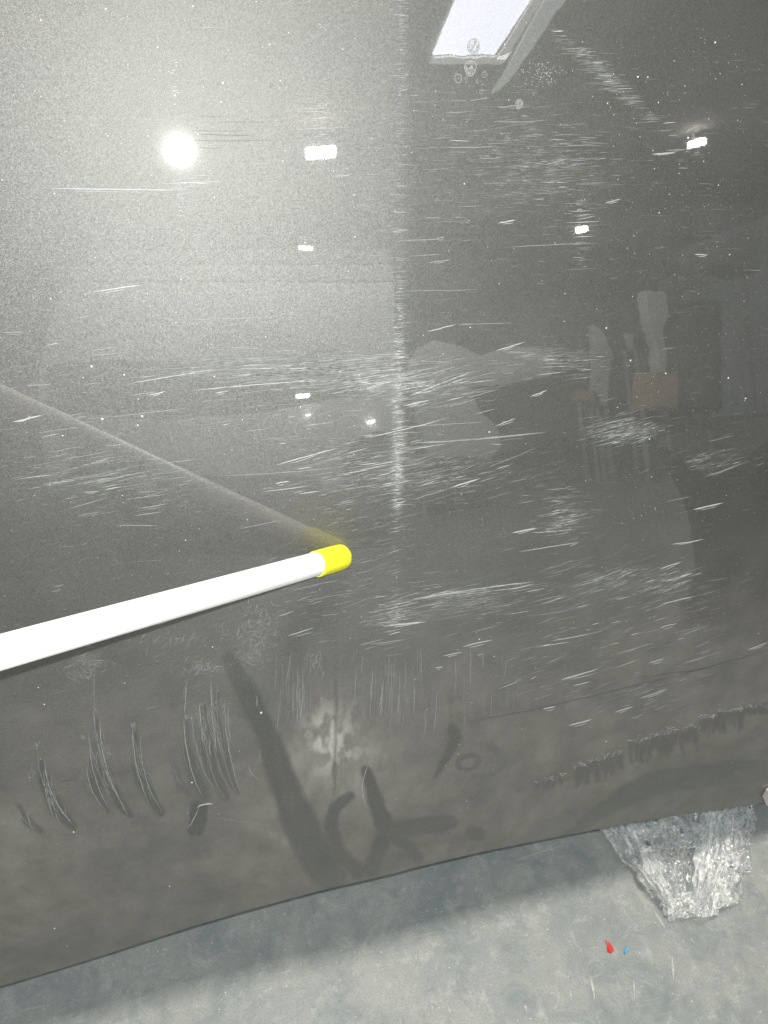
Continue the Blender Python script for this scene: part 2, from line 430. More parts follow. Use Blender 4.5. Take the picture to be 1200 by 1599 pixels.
DISTINCT = [  # x0 y0 x1 y1 width class
 (76, 294, 292, 297, 3.4, 1), (146, 456, 221, 445, 2.2, 0), (290, 499, 432, 495, 1.3, 1), (430, 494, 464, 486, 1.4, 1),
 (200, 599, 338, 576, 1.6, 0), (297, 610, 520, 593, 1.8, 0), (345, 591, 560, 574, 3.6, 1), (340, 577, 470, 556, 1.4, 1),
 (232, 617, 258, 611, 2.4, 0), (203, 618, 248, 611, 1.2, 1), (336, 614, 358, 610, 2, 0), (20, 659, 66, 648, 3.4, 0), (3, 519, 38, 518, 2, 1),
 (144, 547, 184, 541, 1.5, 1), (134, 557, 192, 550, 1.4, 1), (39, 601, 80, 600, 1.8, 1), (66, 612, 102, 611, 1.2, 2), (22, 572, 50, 571, 1.4, 2),
 (160, 652, 300, 636, 1.5, 1), (55, 677, 126, 667, 1.2, 1), (90, 720, 178, 703, 1.4, 1), (432, 726, 528, 700, 2, 0), (338, 743, 540, 728, 1.4, 1),
 (430, 755, 452, 751, 2.2, 0), (120, 757, 235, 735, 2.2, 1), (130, 769, 155, 767, 2.6, 1), (195, 780, 260, 772, 1.3, 1), (215, 794, 262, 786, 2, 1),
 (570, 684, 690, 655, 1.6, 0), (640, 692, 855, 674, 3.6, 1), (664, 587, 714, 571, 1.8, 1), (640, 618, 738, 580, 2.4, 0), (600, 617, 700, 600, 1.3, 1),
 (630, 634, 672, 624, 2.8, 0), (775, 547, 820, 534, 2, 0), (668, 518, 713, 506, 1.6, 0), (713, 506, 800, 504, 1.2, 1), (728, 621, 780, 607, 1.7, 1),
 (828, 619, 855, 609, 2, 0), (706, 761, 750, 747, 3, 0), (774, 665, 806, 653, 2, 0), (640, 691, 660, 686, 2.4, 1), (760, 731, 838, 699, 1.4, 1),
 (642, 781, 700, 764, 1.4, 1), (780, 688, 820, 684, 1.2, 2), (612, 668, 760, 658, 1.2, 1), (800, 832, 842, 824, 3, 0), (810, 862, 900, 848, 1.6, 0), 
 (830, 832, 900, 826, 1.6, 0), (643, 936, 836, 908, 2, 0), (645, 937, 765, 920, 3.4, 1), (600, 952, 655, 940, 2.4, 1), (600, 978, 665, 971, 3.4, 0), (600, 988, 630, 981, 1.4, 1),
 (575, 1006, 634, 998, 2, 1), (692, 1024, 722, 1018, 2, 0), (722, 1010, 770, 999, 2, 0), (745, 1023, 757, 1021, 2.4, 1), (680, 1043, 692, 1041, 2, 0),
 (840, 1010, 890, 1003, 1.6, 0), (860, 1001, 922, 989, 1.5, 0), (875, 1062, 935, 1044, 2.4, 0), (895, 1071, 923, 1064, 1.8, 0), (888, 1133, 925, 1123, 2.6, 0), (848, 1107, 868, 1103, 2.4, 0),
 (963, 1022, 1022, 1003, 2, 1), (1013, 1036, 1038, 1028, 2, 0), (1000, 1090, 1042, 1077, 2.2, 0), (1030, 889, 1064, 877, 2.4, 0), (1040, 908, 1082, 895, 3.6, 0),
 (1030, 944, 1090, 930, 1.8, 0), (1028, 928, 1082, 905, 1.8, 1), (1048, 850, 1100, 842, 2, 0), (1083, 796, 1130, 785, 3.4, 0), (1105, 690, 1145, 680, 1.3, 1), (1040, 784, 1080, 775, 1.4, 1),
 (1100, 745, 1160, 723, 2, 1), (1168, 1015, 1200, 1003, 2.6, 0), (1085, 1012, 1110, 1000, 1.8, 1), (1030, 981, 1058, 973, 2, 0), (960, 1112, 990, 1103, 2, 0), (972, 1104, 985, 1100, 1.6, 1), (985, 1122, 1004, 1116, 2.2, 1),
 (1085, 397, 1106, 398, 2.6, 0), (1018, 240, 1056, 238, 3, 0), (1060, 262, 1075, 262, 1.8, 1), (1040, 235, 1075, 232, 2, 1), (778, 348, 806, 343, 2.4, 0), (730, 207, 842, 189, 1.2, 2),
 (733, 157, 765, 152, 1.8, 1), (781, 168, 808, 163, 1.8, 1), (848, 258, 888, 247, 2.2, 1), (945, 317, 970, 310, 2, 0), (790, 386, 935, 379, 1.6, 1), (900, 343, 930, 337, 1.8, 1), 
 (610, 362, 638, 358, 2.2, 1), (626, 375, 690, 373, 1.6, 1), (640, 400, 690, 396, 1.4, 1), (680, 374, 694, 369, 2, 1), (663, 340, 690, 339, 1.2, 1), (625, 454, 748, 452, 1.4, 1), (670, 410, 705, 405, 2, 1),
 (860, 48, 880, 47, 1.8, 1), (880, 228, 930, 226, 1.6, 1), (770, 190, 840, 190, 1.6, 1), (690, 230, 780, 228, 1.4, 1), (748, 247, 785, 246, 1.8, 1), (632, 140, 638, 138, 1.6, 1), (520, 275, 550, 273, 1.8, 1), (450, 993, 490, 980, 2.2, 0), 
 (315, 42, 336, 43, 1.6, 1), (560, 1008, 600, 998, 1.8, 1), (455, 922, 530, 905, 1.3, 1), (470, 938, 560, 925, 1.4, 1), (500, 962, 530, 958, 1.4, 1), (85, 916, 100, 913, 1.6, 1), (80, 924, 96, 920, 1.4, 1), (370, 826, 440, 812, 1.6, 1), (180, 820, 246, 821, 1.5, 1), (120, 806, 158, 799, 1.4, 1), (215, 877, 250, 874, 1.2, 2),
]
mats = {0: M_SB, 1: M_SM, 2: M_SF}
for (x0, y0, x1, y1, w, c) in DISTINCT:
    R_ = Ribbons(); L_ = math.hypot(x1-x0, y1-y0)
    kn = max(6, int(L_/10))
    R_.add(line(x0, y0, x1, y1, kn, L_*random.uniform(-.008, .012), .25), w*random.uniform(.6, .85))
    if w > 1.9:                                    # a companion trace beside the deep ones
        o_ = random.uniform(2, 4)
        R_.add(line(x0+L_*.2, y0+o_-(y0-y1)*.2, x0+L_*random.uniform(.6, .95), y0+o_-(y0-y1)*.8, 5, .3, .2), .8)
    R_.build('scratch', mats[c])

fine = {0: Ribbons(), 1: Ribbons(), 2: Ribbons()}
def ang(y): return float(np.interp(y, [0, 250, 450, 600, 750, 900, 1100], [0, 1, 3, 7, 10, 14, 19]))
def scatter(cx, cy, rx, ry, n, da, lo, hi, w=(.5, 1.1), cls=(.1, .45), rot=0, spread=4., shape='g'):
    for k_ in range(int(n*2.1)):
        if shape == 'g': a, b = rng.normal(0, .5, 2)
        else: a, b = rng.uniform(-1, 1, 2)
        rr = radians(rot)
        x = cx+a*rx*cos(rr)+b*ry*sin(rr); y = cy-a*rx*sin(rr)+b*ry*cos(rr)
        if y > 1220 or y < -30: continue
        L_ = lo*(hi/lo)**rng.random()
        th = radians(ang(y)+da+rng.normal(0, spread))
        c = rng.random(); c = 0 if c < cls[0] else (1 if c < cls[0]+cls[1] else 2)
        ww = rng.uniform(*w)*(1.15 if c == 0 else 1)
        if k_ > n: c = 2 if rng.random() < .8 else 1; ww *= .62
        fine[c].add(line(x-L_/2*cos(th), y+L_/2*sin(th), x+L_/2*cos(th), y-L_/2*sin(th), 4, rng.normal(0, L_*.01)), ww)
U_ = 'u'
scatter(600, 600, 620, 520, 620, 0, 6, 34, (.35, .8), (.03, .3), shape=U_)
scatter(450, 575, 170, 26, 170, -2, 25, 150, (.4, 1.2), (.1, .5), spread=2.5)
scatter(560, 595, 110, 30, 150, 0, 15, 90, (.4, 1.2), (.12, .5), spread=4)
scatter(680, 600, 90, 40, 110, 4, 15, 80, (.4, 1.1), (.12, .5), spread=4)
scatter(560, 730, 110, 55, 130, 0, 12, 80, (.4, 1.1), (.1, .5), spread=3)
scatter(700, 740, 110, 50, 90, 4, 10, 60, (.4, 1.0), (.1, .5), spread=5)
scatter(160, 740, 130, 45, 80, 0, 14, 80, (.4, 1.1), (.06, .5), spread=3)
scatter(400, 640, 200, 60, 60, 0, 10, 60, (.4, 1.0), (.06, .4), spread=3)
scatter(850, 265, 100, 70, 190, 0, 8, 46, (.4, 1.0), (.05, .4), spread=3)
scatter(760, 240, 170, 120, 130, 1, 8, 60, (.4, .9), (.03, .35), spread=3)
scatter(945, 120, 110, 13, 110, 0, 10, 34, (.5, 1.1), (.08, .5), rot=-41, spread=2)
scatter(975, 672, 55, 20, 120, 6, 10, 50, (.4, 1.1), (.18, .5), spread=5)
scatter(860, 560, 80, 25, 60, -3, 12, 60, (.4, 1.1), (.1, .5), spread=4)
scatter(720, 938, 120, 30, 110, -4, 12, 80, (.4, 1.0), (.1, .5), spread=4)
scatter(615, 965, 40, 26, 50, -7, 10, 50, (.4, 1.0), (.15, .5), spread=5)
scatter(985, 905, 110, 28, 120, 4, 12, 60, (.4, 1.1), (.16, .5), spread=4)
scatter(880, 815, 40, 45, 90, -3, 8, 40, (.4, 1.0), (.14, .5), spread=6)
scatter(960, 1000, 170, 90, 160, 0, 10, 50, (.4, 1.1), (.1, .5), spread=3, shape=U_)
scatter(1010, 1090, 90, 30, 40, 0, 10, 40, (.4, 1.0), (.1, .5), spread=3)
scatter(1110, 720, 60, 18, 40, 8, 10, 40, (.4, 1.0), (.1, .5), spread=5)
scatter(500, 920, 120, 60, 50, 0, 8, 40, (.4, .9), (.06, .4), spread=4)
scatter(560, 860, 90, 90, 50, 0, 8, 40, (.4, .8), (.05, .4), spread=4)
scatter(130, 640, 130, 100, 50, 0, 8, 40, (.4, .9), (.05, .4), spread=4)
# scratch ticks packed along the crease to paint the flash's highlight streak
for _ in range(1050):
    y = rng.choice([rng.normal(590, 55), rng.normal(730, 40), rng.uniform(0, 470), rng.uniform(430, 830), rng.normal(960, 16), rng.uniform(830, 960)], p=[.26, .24, .18, .24, .04, .04])
    if y < -10 or y > 985: continue
    xc = 629-(y/980)*11+rng.normal(0, 3.5)
    L_ = 4+rng.exponential(9); th = radians(ang(y)+rng.normal(0, 5))
    c = rng.random(); k = .22 if 480 < y < 800 else .06
    c = 0 if c < k else (1 if c < .55 else 2)
    fine[c].add(line(xc-L_/2*cos(th), y+L_/2*sin(th), xc+L_/2*cos(th), y-L_/2*sin(th), 3), rng.uniform(.5, 1.1))
# scratch ticks painting the light streaks by the flash highlight and lamp reflections
for (xc, ya, yb, n, lm) in ((272, 82, 150, 26, 4), (276, 150, 212, 12, 6), (284, 262, 340, 22, 6), (502, 155, 225, 34, 16), (908, 310, 420, 44, 14), (300, 265, 330, 12, 22), (1088, 235, 262, 6, 12)):
    for _ in range(n):
        y = rng.uniform(ya, yb); L_ = 1.5+rng.exponential(lm); x = xc+rng.normal(0, 1.2+lm*.3)
        fine[int(rng.choice([0, 1, 1, 2]))].add(line(x-L_/2, y+L_*.02, x+L_/2, y-L_*.02, 3), rng.uniform(.6, 1.3))
# scribbled polish marks
def scribble(cx, cy, rx, ry, n, lo, hi, base, spread):
    for _ in range(n):
        a, b = rng.normal(0, .5, 2); x = cx+a*rx; y = cy+b*ry; L_ = rng.uniform(lo, hi); th = radians(base+rng.normal(0, spread))
        fine[int(rng.choice([1, 2, 2]))].add(line(x-L_/2*cos(th), y+L_/2*sin(th), x+L_/2*cos(th), y-L_/2*sin(th), 6, rng.normal(0, L_*.18), .4), rng.uniform(.4, .9))
scribble(400, 985, 40, 45, 130, 5, 20, 35, 40); scribble(395, 1025, 24, 12, 24, 8, 24, -15, 20)
scribble(140, 1035, 30, 22, 60, 5, 20, 15, 35); scribble(120, 1055, 26, 10, 16, 10, 26, -35, 8)
scribble(318, 1042, 34, 12, 60, 4, 14, 50, 40); scribble(270, 1000, 70, 12, 34, 5, 18, 30, 35); scribble(492, 1035, 12, 14, 20, 8, 22, 75, 15)
scribble(520, 1165, 40, 50, 60, 3, 10, 60, 60)
# vertical streaks in the dust
def vstreak(x, y0, y1, w, c, bend=0, j=.5):
    k = max(5, int((y1-y0)/9)); t = np.linspace(0, 1, k)
    fine[c].add(np.column_stack([x+bend*t**2.2+rng.normal(0, j, k), y0+(y1-y0)*t]), w)
for _ in range(95):
    x = rng.choice([rng.uniform(430, 490), rng.normal(600, 45), rng.uniform(600, 860)], p=[.3, .5, .2]); y = rng.uniform(1005, 1110); vstreak(x, y, y+rng.uniform(12, 65), rng.uniform(.4, .8), int(rng.choice([1, 2, 2, 2])), rng.uniform(-6, 0))
for (x, y0, y1, b, c) in ((147, 1095, 1270, 52, 1), (156, 1120, 1275, 46, 1), (140, 1150, 1265, 32, 1), (163, 1165, 1270, 40, 2), (150, 1170, 1260, 35, 2), (136, 1195, 1262, 26, 1),
    (207, 1132, 1262, 30, 1), (219, 1150, 1268, 34, 1), (60, 1170, 1285, 42, 2), (70, 1185, 1290, 46, 1), (28, 1256, 1298, 32, 2), (80, 1205, 1285, 30, 2),
    (291, 1060, 1120, -4, 1), (287, 1118, 1245, 30, 1), (300, 1110, 1240, 38, 2), (312, 1095, 1165, 8, 1), (318, 1120, 1250, 34, 2), (330, 1060, 1180, 10, 1), (338, 1062, 1200, 12, 2), (334, 1150, 1245, 36, 2),
    (351, 1090, 1240, 26, 1), (356, 1100, 1160, 4, 1), (345, 1130, 1250, 30, 2), (308, 1150, 1245, 40, 2), (147, 1040, 1100, 0, 2), (327, 1150, 1185, 3, 1), (401, 1085, 1105, 0, 1), (271, 1190, 1235, 20, 2), (406, 1170, 1192, 0, 2), (465, 1040, 1100, -2, 1), (474, 1058, 1130, -6, 1), (600, 1060, 1110, -10, 1), (388, 1194, 1220, 20, 1)):
    vstreak(x, y0, y1, rng.uniform(.8, 1.5), c, b)
    if c == 1:
        for q in range(2): vstreak(x+rng.uniform(-4, 4), y0+rng.uniform(5, 30), y0+(y1-y0)*rng.uniform(.4, .8), .6, 2, b*.4)
for (xc, y0, y1, sp, bend, n) in ((155, 1130, 1265, 13, 42, 22), (214, 1140, 1262, 6, 32, 8), (75, 1190, 1288, 12, 38, 12), (325, 1080, 1245, 26, 30, 40), (42, 1262, 1298, 6, 24, 5), (605, 1030, 1120, 40, -6, 26), (462, 1030, 1140, 22, -3, 16)):
    for _ in range(n):
        a = rng.uniform(y0, y0+(y1-y0)*.7); vstreak(xc+rng.normal(0, sp*.5)+bend*((a-y0)/(y1-y0))**2.2, a, min(y1, a+rng.uniform(15, 70)), rng.uniform(.35, .8), int(rng.choice([1, 2, 2])), bend*.35, .3)
# pushed-up crumbs at the tops of the brush marks
for (x, y) in BRUSH:
    for q in range(3):
        a = radians(rng.uniform(20, 160)); L_ = rng.uniform(4, 10)
        fine[int(rng.choice([0, 1, 2, 2]))].add(line(x+rng.normal(0, 2), y+rng.normal(0, 2), x+L_*cos(a)+rng.normal(0, 2), y-L_*sin(a)*.7, 4, rng.normal(0, 1), .3), rng.uniform(.5, 1.1))
for (x, y, n, s_) in ((150, 1150, 12, 8), (210, 1136, 14, 5), (148, 1108, 8, 3), (345, 1100, 14, 12), (315, 1130, 12, 10), (130, 1152, 8, 4), (57, 1165, 6, 5), (50, 1205, 6, 7), (292, 1120, 10, 4), (160, 1190, 14, 8)):
    scribble(x, y, s_, s_*1.6, n, 3, 10, 80, 30)
# arc at the wiped K and the curled chip edge
fine[1].add(np.array([(578, 1188), (571, 1205), (566, 1225), (567, 1245), (573, 1262)]), 1.3)
fine[0].add(np.array([(308, 1262), (312, 1258), (320, 1256), (328, 1255), (333, 1256)]), 2.2)
fine[1].add(np.array([(312, 1259), (306, 1272), (298, 1288), (292, 1292)]), 1.6)
fine[2].add(line(332, 1275, 440, 1292, 10, 1, .4), 1.2)
for c, nm in ((0, 'bright_scratches_glints'), (1, 'grey_scratches_glints'), (2, 'faint_scratches_glints')):
    fine[c].build(nm, mats[c], kind='stuff')
# the long dark hairline crease and a few dark cuts by the flash
R_ = Ribbons(); R_.add(line(735, 1128, 1215, 1012, 40, 5, .5), 1.5); R_.add(line(980, 1060, 1120, 1040, 10, 1, .4), 1.0); R_.build('hairline_crease', M_SD)
R_ = Ribbons()
for (x0, y0, x1, y1, w) in ((300, 203, 385, 204, .9), (310, 209, 398, 211, 1.2), (298, 219, 440, 218, .9), (340, 189, 418, 190, .8), (310, 230, 345, 231, .8), (175, 1208, 205, 1204, 1.2), (92, 1220, 120, 1217, 1.1), (45, 1172, 70, 1170, 1), (536, 828, 600, 812, 1.1), (537, 822, 541, 836, 3), (310, 180, 350, 181, .8)):
    R_.add(line(x0, y0, x1, y1, 8, .6, .2), w)
R_.build('dark_fine_cuts', M_SD, kind='stuff')

# dust specks standing on the clear coat
def specks():
    V_ = []; Q_ = []; n = 0
    pts = []
    for _ in range(1500):
        x = rng.uniform(-20, 1220); y = rng.uniform(-20, 1500)
        if rng.random() < .35: x = rng.uniform(950, 1220); y = rng.uniform(50, 1000)
        pts.append((x, y, .35+.35*rng.exponential(.6)))
    for _ in range(90): pts.append((rng.normal(848, 16), rng.normal(112, 10), .5))
    for (x, y, s) in ((143, 572, 2.0), (194, 585, 1.4), (408, 1113, 2.6), (985, 563, 2.2), (1040, 583, 1.8), (1138, 590, 2.4), (1165, 622, 2), (1075, 215, 1.5), (160, 654, 2.0), (222, 650, 2.0), (215, 664, 1.5), (300, 1222, 2.0), (947, 1158, 1.6), (265, 1384, 1.8), (1120, 1300, 2), (335, 588, 1.2), (1012, 120, 1.3), (480, 648, 1.8)): pts.append((x, y, s))
    A = np.array(pts); keep = A[:, 1] < np.interp(A[:, 0], [p[0] for p in EDGE], [p[1] for p in EDGE])-6; A = A[keep]
    u, v = pix2uv(A[:, 0], A[:, 1]); h = hsurf(u, v)
    for i in range(len(A)):
        r_ = A[i, 2]*.0005
        k = 5; a0 = rng.random()*6
        c = len(V_)
        for j in range(k):
            a = a0+j*2*math.pi/k; rr = r_*rng.uniform(.6, 1.2); V_.append((u[i]+rr*cos(a), h[i]+.0001, v[i]+rr*sin(a)))
        V_.append((u[i], h[i]+.0001+r_*.6, v[i]))
        for j in range(k): Q_.append((c+j, c+(j+1) % k, c+k))
    W_ = np.array(V_) @ M + FOOT
    me = fastmesh('dust_specks', dlocal(W_), np.array(Q_)); o = link('dust_specks', me, door, M_DUSTW); o['kind'] = 'stuff'
specks()

# dried water spots: a pale ring with a broken inside
def water_spot(x, y, r_px, filled=False):
    u, v = [float(q) for q in pix2uv(np.array(x), np.array(y))]; s = r_px*.00053
    V_ = []; Q_ = []
    def ring(r0, r1, k, gap=0.):
        for j in range(k):
            if rng.random() < gap: continue
            c = len(V_)
            for (rr, jj) in ((r0, j), (r1, j), (r1, j+1), (r0, j+1)):
                a = 2*math.pi*jj/k; q = rr*s*(1+.06*sin(3*a+x)); uu = u+q*cos(a); vv = v+q*sin(a)*1.05
                V_.append((uu, float(hsurf(np.array(uu), np.array(vv)))+.00012, vv))
            Q_.append((c, c+1, c+2, c+3))
    ring(.86, 1.0, 26); ring(.60, .68, 20, .45); ring(.0, .22, 8, .3)
    if filled: ring(.2, .45, 16, .4); ring(.5, .8, 22, .45)
    W_ = np.array(V_) @ M + FOOT
    link('water_spot', fastmesh('water_spot', dlocal(W_), np.array(Q_)), door, M_SM)
for a in ((735, 106, 9, True), (716, 122, 5.5), (757, 116, 4, ), (764, 88, 3.2), (811, 162, 6, True), (719, 92, 2), (713, 114, 2), (728, 122, 2.4), (745, 127, 2.4), (752, 143, 3), (740, 72, 9, True), (834, 146, 2.2)):
    water_spot(*a)

# ------------------------------------------------------------------ the pointing stick: its tip rests on the door, its shaft comes towards the viewer
def stick():
    u0, v0 = [float(q) for q in pix2uv(np.array(514.), np.array(864.))]
    P0 = np.array([u0, .0125, v0])
    z0 = (P0-np.array([0, DIST, 0.])) @ FWD
    q = raydir(np.array(0.), np.array(1019.)); S = np.array([0, DIST, 0.])+q/(q @ FWD)*z0*.645
    ax = (S-P0)/np.linalg.norm(S-P0)
    # the tip reaches a little beyond P0
    A = P0-ax*.019
    w0 = A @ M + FOOT; axw = Vector(ax @ M)
    root = empty('pointing_stick', tuple(w0)); root.rotation_euler = axw.to_track_quat('Z', 'Y').to_euler()
    tag(root, 'white plastic stick with a yellow tip pointing at the door scratches', 'stick')
    def lathe(name, prof, m, seg=40, facet=0.):
        V_ = []; Q_ = []
        for (z, r_) in prof:
            for j in range(seg):
                a = 2*math.pi*j/seg; rr = r_*(1+facet*cos(7*a)+facet*.6*cos(3*a+z*200)); V_.append((rr*cos(a), rr*sin(a), z))
        for i in range(len(prof)-1):
            for j in range(seg): Q_.append((i*seg+j, i*seg+(j+1) % seg, (i+1)*seg+(j+1) % seg, (i+1)*seg+j))
        return link(name, pymesh(name, V_, Q_, True), root, m)
    white = simple('white_plastic', (.86, .86, .85), .45, 0, .05, 14)
    yel = simple('yellow_rubber', (.85, .80, .03), .45, 0, .06, 60)
    e_ = .040
    lathe('shaft', [(e_-.007, .0002), (e_-.007, .0096), (e_-.007, .0101), (e_-.0065, .0103), (e_-.005, .0103), (.06, .0103), (.20, .0102), (.61, .0102), (.6195, .0102), (.62, .0100), (.62, .009), (.62, .0001)], white)
    lathe('tip', [(.0, .0001), (.0, .0062), (.0006, .0078), (.0022, .0098), (.0045, .0111), (.008, .0117), (.02, .0118), (.030, .0116), (e_-.001, .0115), (e_-.0003, .0113), (e_, .0109), (e_, .0106), (e_, .0103)], yel, 40, .012)
stick()

# ------------------------------------------------------------------ floor
def floor_material():
    m, nt, b = mat('workshop_floor_concrete'); L = nt.links.new
    tc = N(nt, 'ShaderNodeTexCoord')
    def noise(sc, det=6, rough=.6, vec=None, dist=0):
        n = N(nt, 'ShaderNodeTexNoise'); n.inputs['Scale'].default_value = sc; n.inputs['Detail'].default_value = det; n.inputs['Roughness'].default_value = rough; n.inputs['Distortion'].default_value = dist
        L(vec or tc.outputs['Object'], n.inputs['Vector']); return n.outputs['Fac']
    def ramp(fac, stops):
        r_ = N(nt, 'ShaderNodeValToRGB'); e = r_.color_ramp.elements
        e[0].position, e[0].color = stops[0][0], stops[0][1]; e[1].position, e[1].color = stops[-1][0], stops[-1][1]
        for p_, c_ in stops[1:-1]: q = e.new(p_); q.color = c_
        L(fac, r_.inputs['Fac']); return r_.outputs['Color']
    def mixc(fac, a, b_, mode='MIX'):
        x = N(nt, 'ShaderNodeMix', data_type='RGBA', blend_type=mode)
        if isinstance(fac, float): x.inputs['Factor'].default_value = fac
        else: L(fac, x.inputs['Factor'])
        for i, q in (('A', a), ('B', b_)):
            if isinstance(q, tuple): x.inputs[i].default_value = q
            else: L(q, x.inputs[i])
        return x.outputs['Result']
    base = ramp(noise(9, 8, .65), [(.3, (.215, .245, .24, 1)), (.7, (.35, .36, .335, 1))])
    blot = noise(34, 9, .78, dist=.4); base = mixc(ramp(blot, [(.52, (0, 0, 0, 1)), (.68, (.6, .6, .6, 1))]), base, (.47, .49, .475, 1))
    blot2 = noise(14, 9, .78, dist=.5); base = mixc(ramp(blot2, [(.47, (0, 0, 0, 1)), (.66, (.75, .75, .75, 1))]), base, (.15, .19, .205, 1))
    # drag marks and trowel scratches in two directions
    for ang_, sx, sy, lo, hi, k in ((1.45, 14, 220, .66, .74, .4), (.45, 9, 160, .67, .75, .4), (2.6, 12, 260, .68, .76, .35)):
        mp = N(nt, 'ShaderNodeMapping'); mp.inputs['Rotation'].default_value = (0, 0, ang_); mp.inputs['Scale'].default_value = (sx, sy, 1)
        L(tc.outputs['Object'], mp.inputs['Vector'])
        base = mixc(ramp(noise(1, 4, .6, mp.outputs[0]), [(lo, (0, 0, 0, 1)), (hi, (k, k, k, 1))]), base, (.58, .59, .57, 1))
    grit = noise(420, 3, .6); base = mixc(ramp(grit, [(.33, (.4, .4, .4, 1)), (.50, (0, 0, 0, 1))]), base, (.14, .15, .15, 1))
    spk = noise(230, 2, .5); base = mixc(ramp(spk, [(.70, (0, 0, 0, 1)), (.76, (.8, .8, .8, 1))]), base, (.7, .7, .68, 1))
    L(base, b.inputs['Base Color']); b.inputs['Roughness'].default_value = .5; b.inputs['Specular IOR Level'].default_value = .4
    bp = N(nt, 'ShaderNodeBump'); bp.inputs['Strength'].default_value = .35; bp.inputs['Distance'].default_value = .002
    L(noise(260, 5, .65), bp.inputs['Height']); L(bp.outputs[0], b.inputs['Normal'])
    return m
S_ = 16
o = link('floor', pymesh('floor', [(-S_, -S_, 0), (S_, -S_, 0), (S_, S_, 0), (-S_, S_, 0)], [(0, 1, 2, 3)]), None, floor_material()); o['kind'] = 'structure'
# chalky nicks on the floor
bm = bmesh.new()
for (x0, y0, x1, y1, w) in ((922, 1522, 930, 1560, 4), (890, 1545, 893, 1562, 3), (820, 1568, 823, 1580, 4), (650, 1490, 650, 1502, 2), (1020, 1420, 1040, 1450, 3), (990, 1530, 992, 1560, 2.5), (690, 1320, 790, 1332, 1.5), (700, 1312, 760, 1345, 1.5), (800, 1345, 880, 1320, 1.2), (1050, 1490, 1053, 1530, 4), (700, 1572, 704, 1580, 4), (675, 1570, 676, 1578, 3)):
    for sgn in (1,):
        d_ = np.array([x1-x0, y1-y0], float); n_ = np.array([-d_[1], d_[0]])/np.linalg.norm(d_)*w/2
        q = [(x0, y0), (x0+d_[0]*.4+n_[0], y0+d_[1]*.4+n_[1]), (x1+n_[0]*.6, y1+n_[1]*.6), (x1, y1), (x0+d_[0]*.5-n_[0], y0+d_[1]*.5-n_[1])]
        P = floorpt(np.array([a[0] for a in q]), np.array([a[1] for a in q]), .0006)
        bm.faces.new([bm.verts.new(p) for p in P])
o = bmobj('floor_nicks', bm, simple('chalky_nick', (.42, .43, .41), .8, 0, .3, 300)); o['kind'] = 'structure'

# red and blue chips on the floor
def chip(name, pts, z, m, label, cat):
    P = floorpt(np.array([a[0] for a in pts], float), np.array([a[1] for a in pts], float), z)
    c = P.mean(0); bm = bmesh.new()
    top = [bm.verts.new((p[0]-c[0], p[1]-c[1], .0022+.0012*((i % 2)))) for i, p in enumerate(P)]
    bot = [bm.verts.new((p[0]-c[0], p[1]-c[1], .0005)) for p in P]
    bm.faces.new(top); bm.faces.new(bot[::-1])
    for i in range(len(P)): j = (i+1) % len(P); bm.faces.new((top[i], bot[i], bot[j], top[j]))
    bmesh.ops.recalc_face_normals(bm, faces=bm.faces[:])
    o = bmobj(name, bm, m); o.location = (c[0], c[1], 0); tag(o, label, cat)
chip('red_scrap', [(946, 1469), (951, 1472), (956, 1478), (959, 1486), (955, 1489), (949, 1487), (949, 1479)], 0.001, simple('red_plastic', (.55, .03, .02), .4, 0, .1, 90), 'small torn red plastic scrap lying on the grey floor', 'scrap')
chip('blue_scrap', [(979, 1478), (982, 1482), (980, 1487), (976, 1491), (975, 1486), (977, 1482)], 0.001, simple('blue_plastic', (.10, .42, .62), .3, 0, .2, 90), 'tiny blue scrap on the floor beside the red scrap', 'scrap')
# pale scrap caught at the sill
def sill_scrap():
    pts = [(1190, 1243), (1196, 1232), (1206, 1224), (1225, 1222), (1232, 1246), (1212, 1260), (1196, 1256)]
    u, v = pix2uv(np.array([p[0] for p in pts], float), np.array([p[1] for p in pts], float)); h = hsurf(u, v)
    bm = bmesh.new(); c = p2w(u, v, h).mean(0)
    a = [bm.verts.new(p-c) for p in p2w(u, v, h+.004+.002*np.sin(np.arange(7)*2.))]; b = [bm.verts.new(p-c) for p in p2w(u, v, h+.0008)]
    bm.faces.new(a); bm.faces.new(b[::-1])
    for i in range(7): j = (i+1) % 7; bm.faces.new((a[i], b[i], b[j], a[j]))
    bmesh.ops.recalc_face_normals(bm, faces=bm.faces[:])
    o = bmobj('tape_scrap', bm, simple('pale_tape', (.62, .56, .54), .6, 0, .1, 80)); o.location = c; tag(o, 'pale pinkish tape scrap stuck at the door bottom by the right edge', 'tape')
sill_scrap()

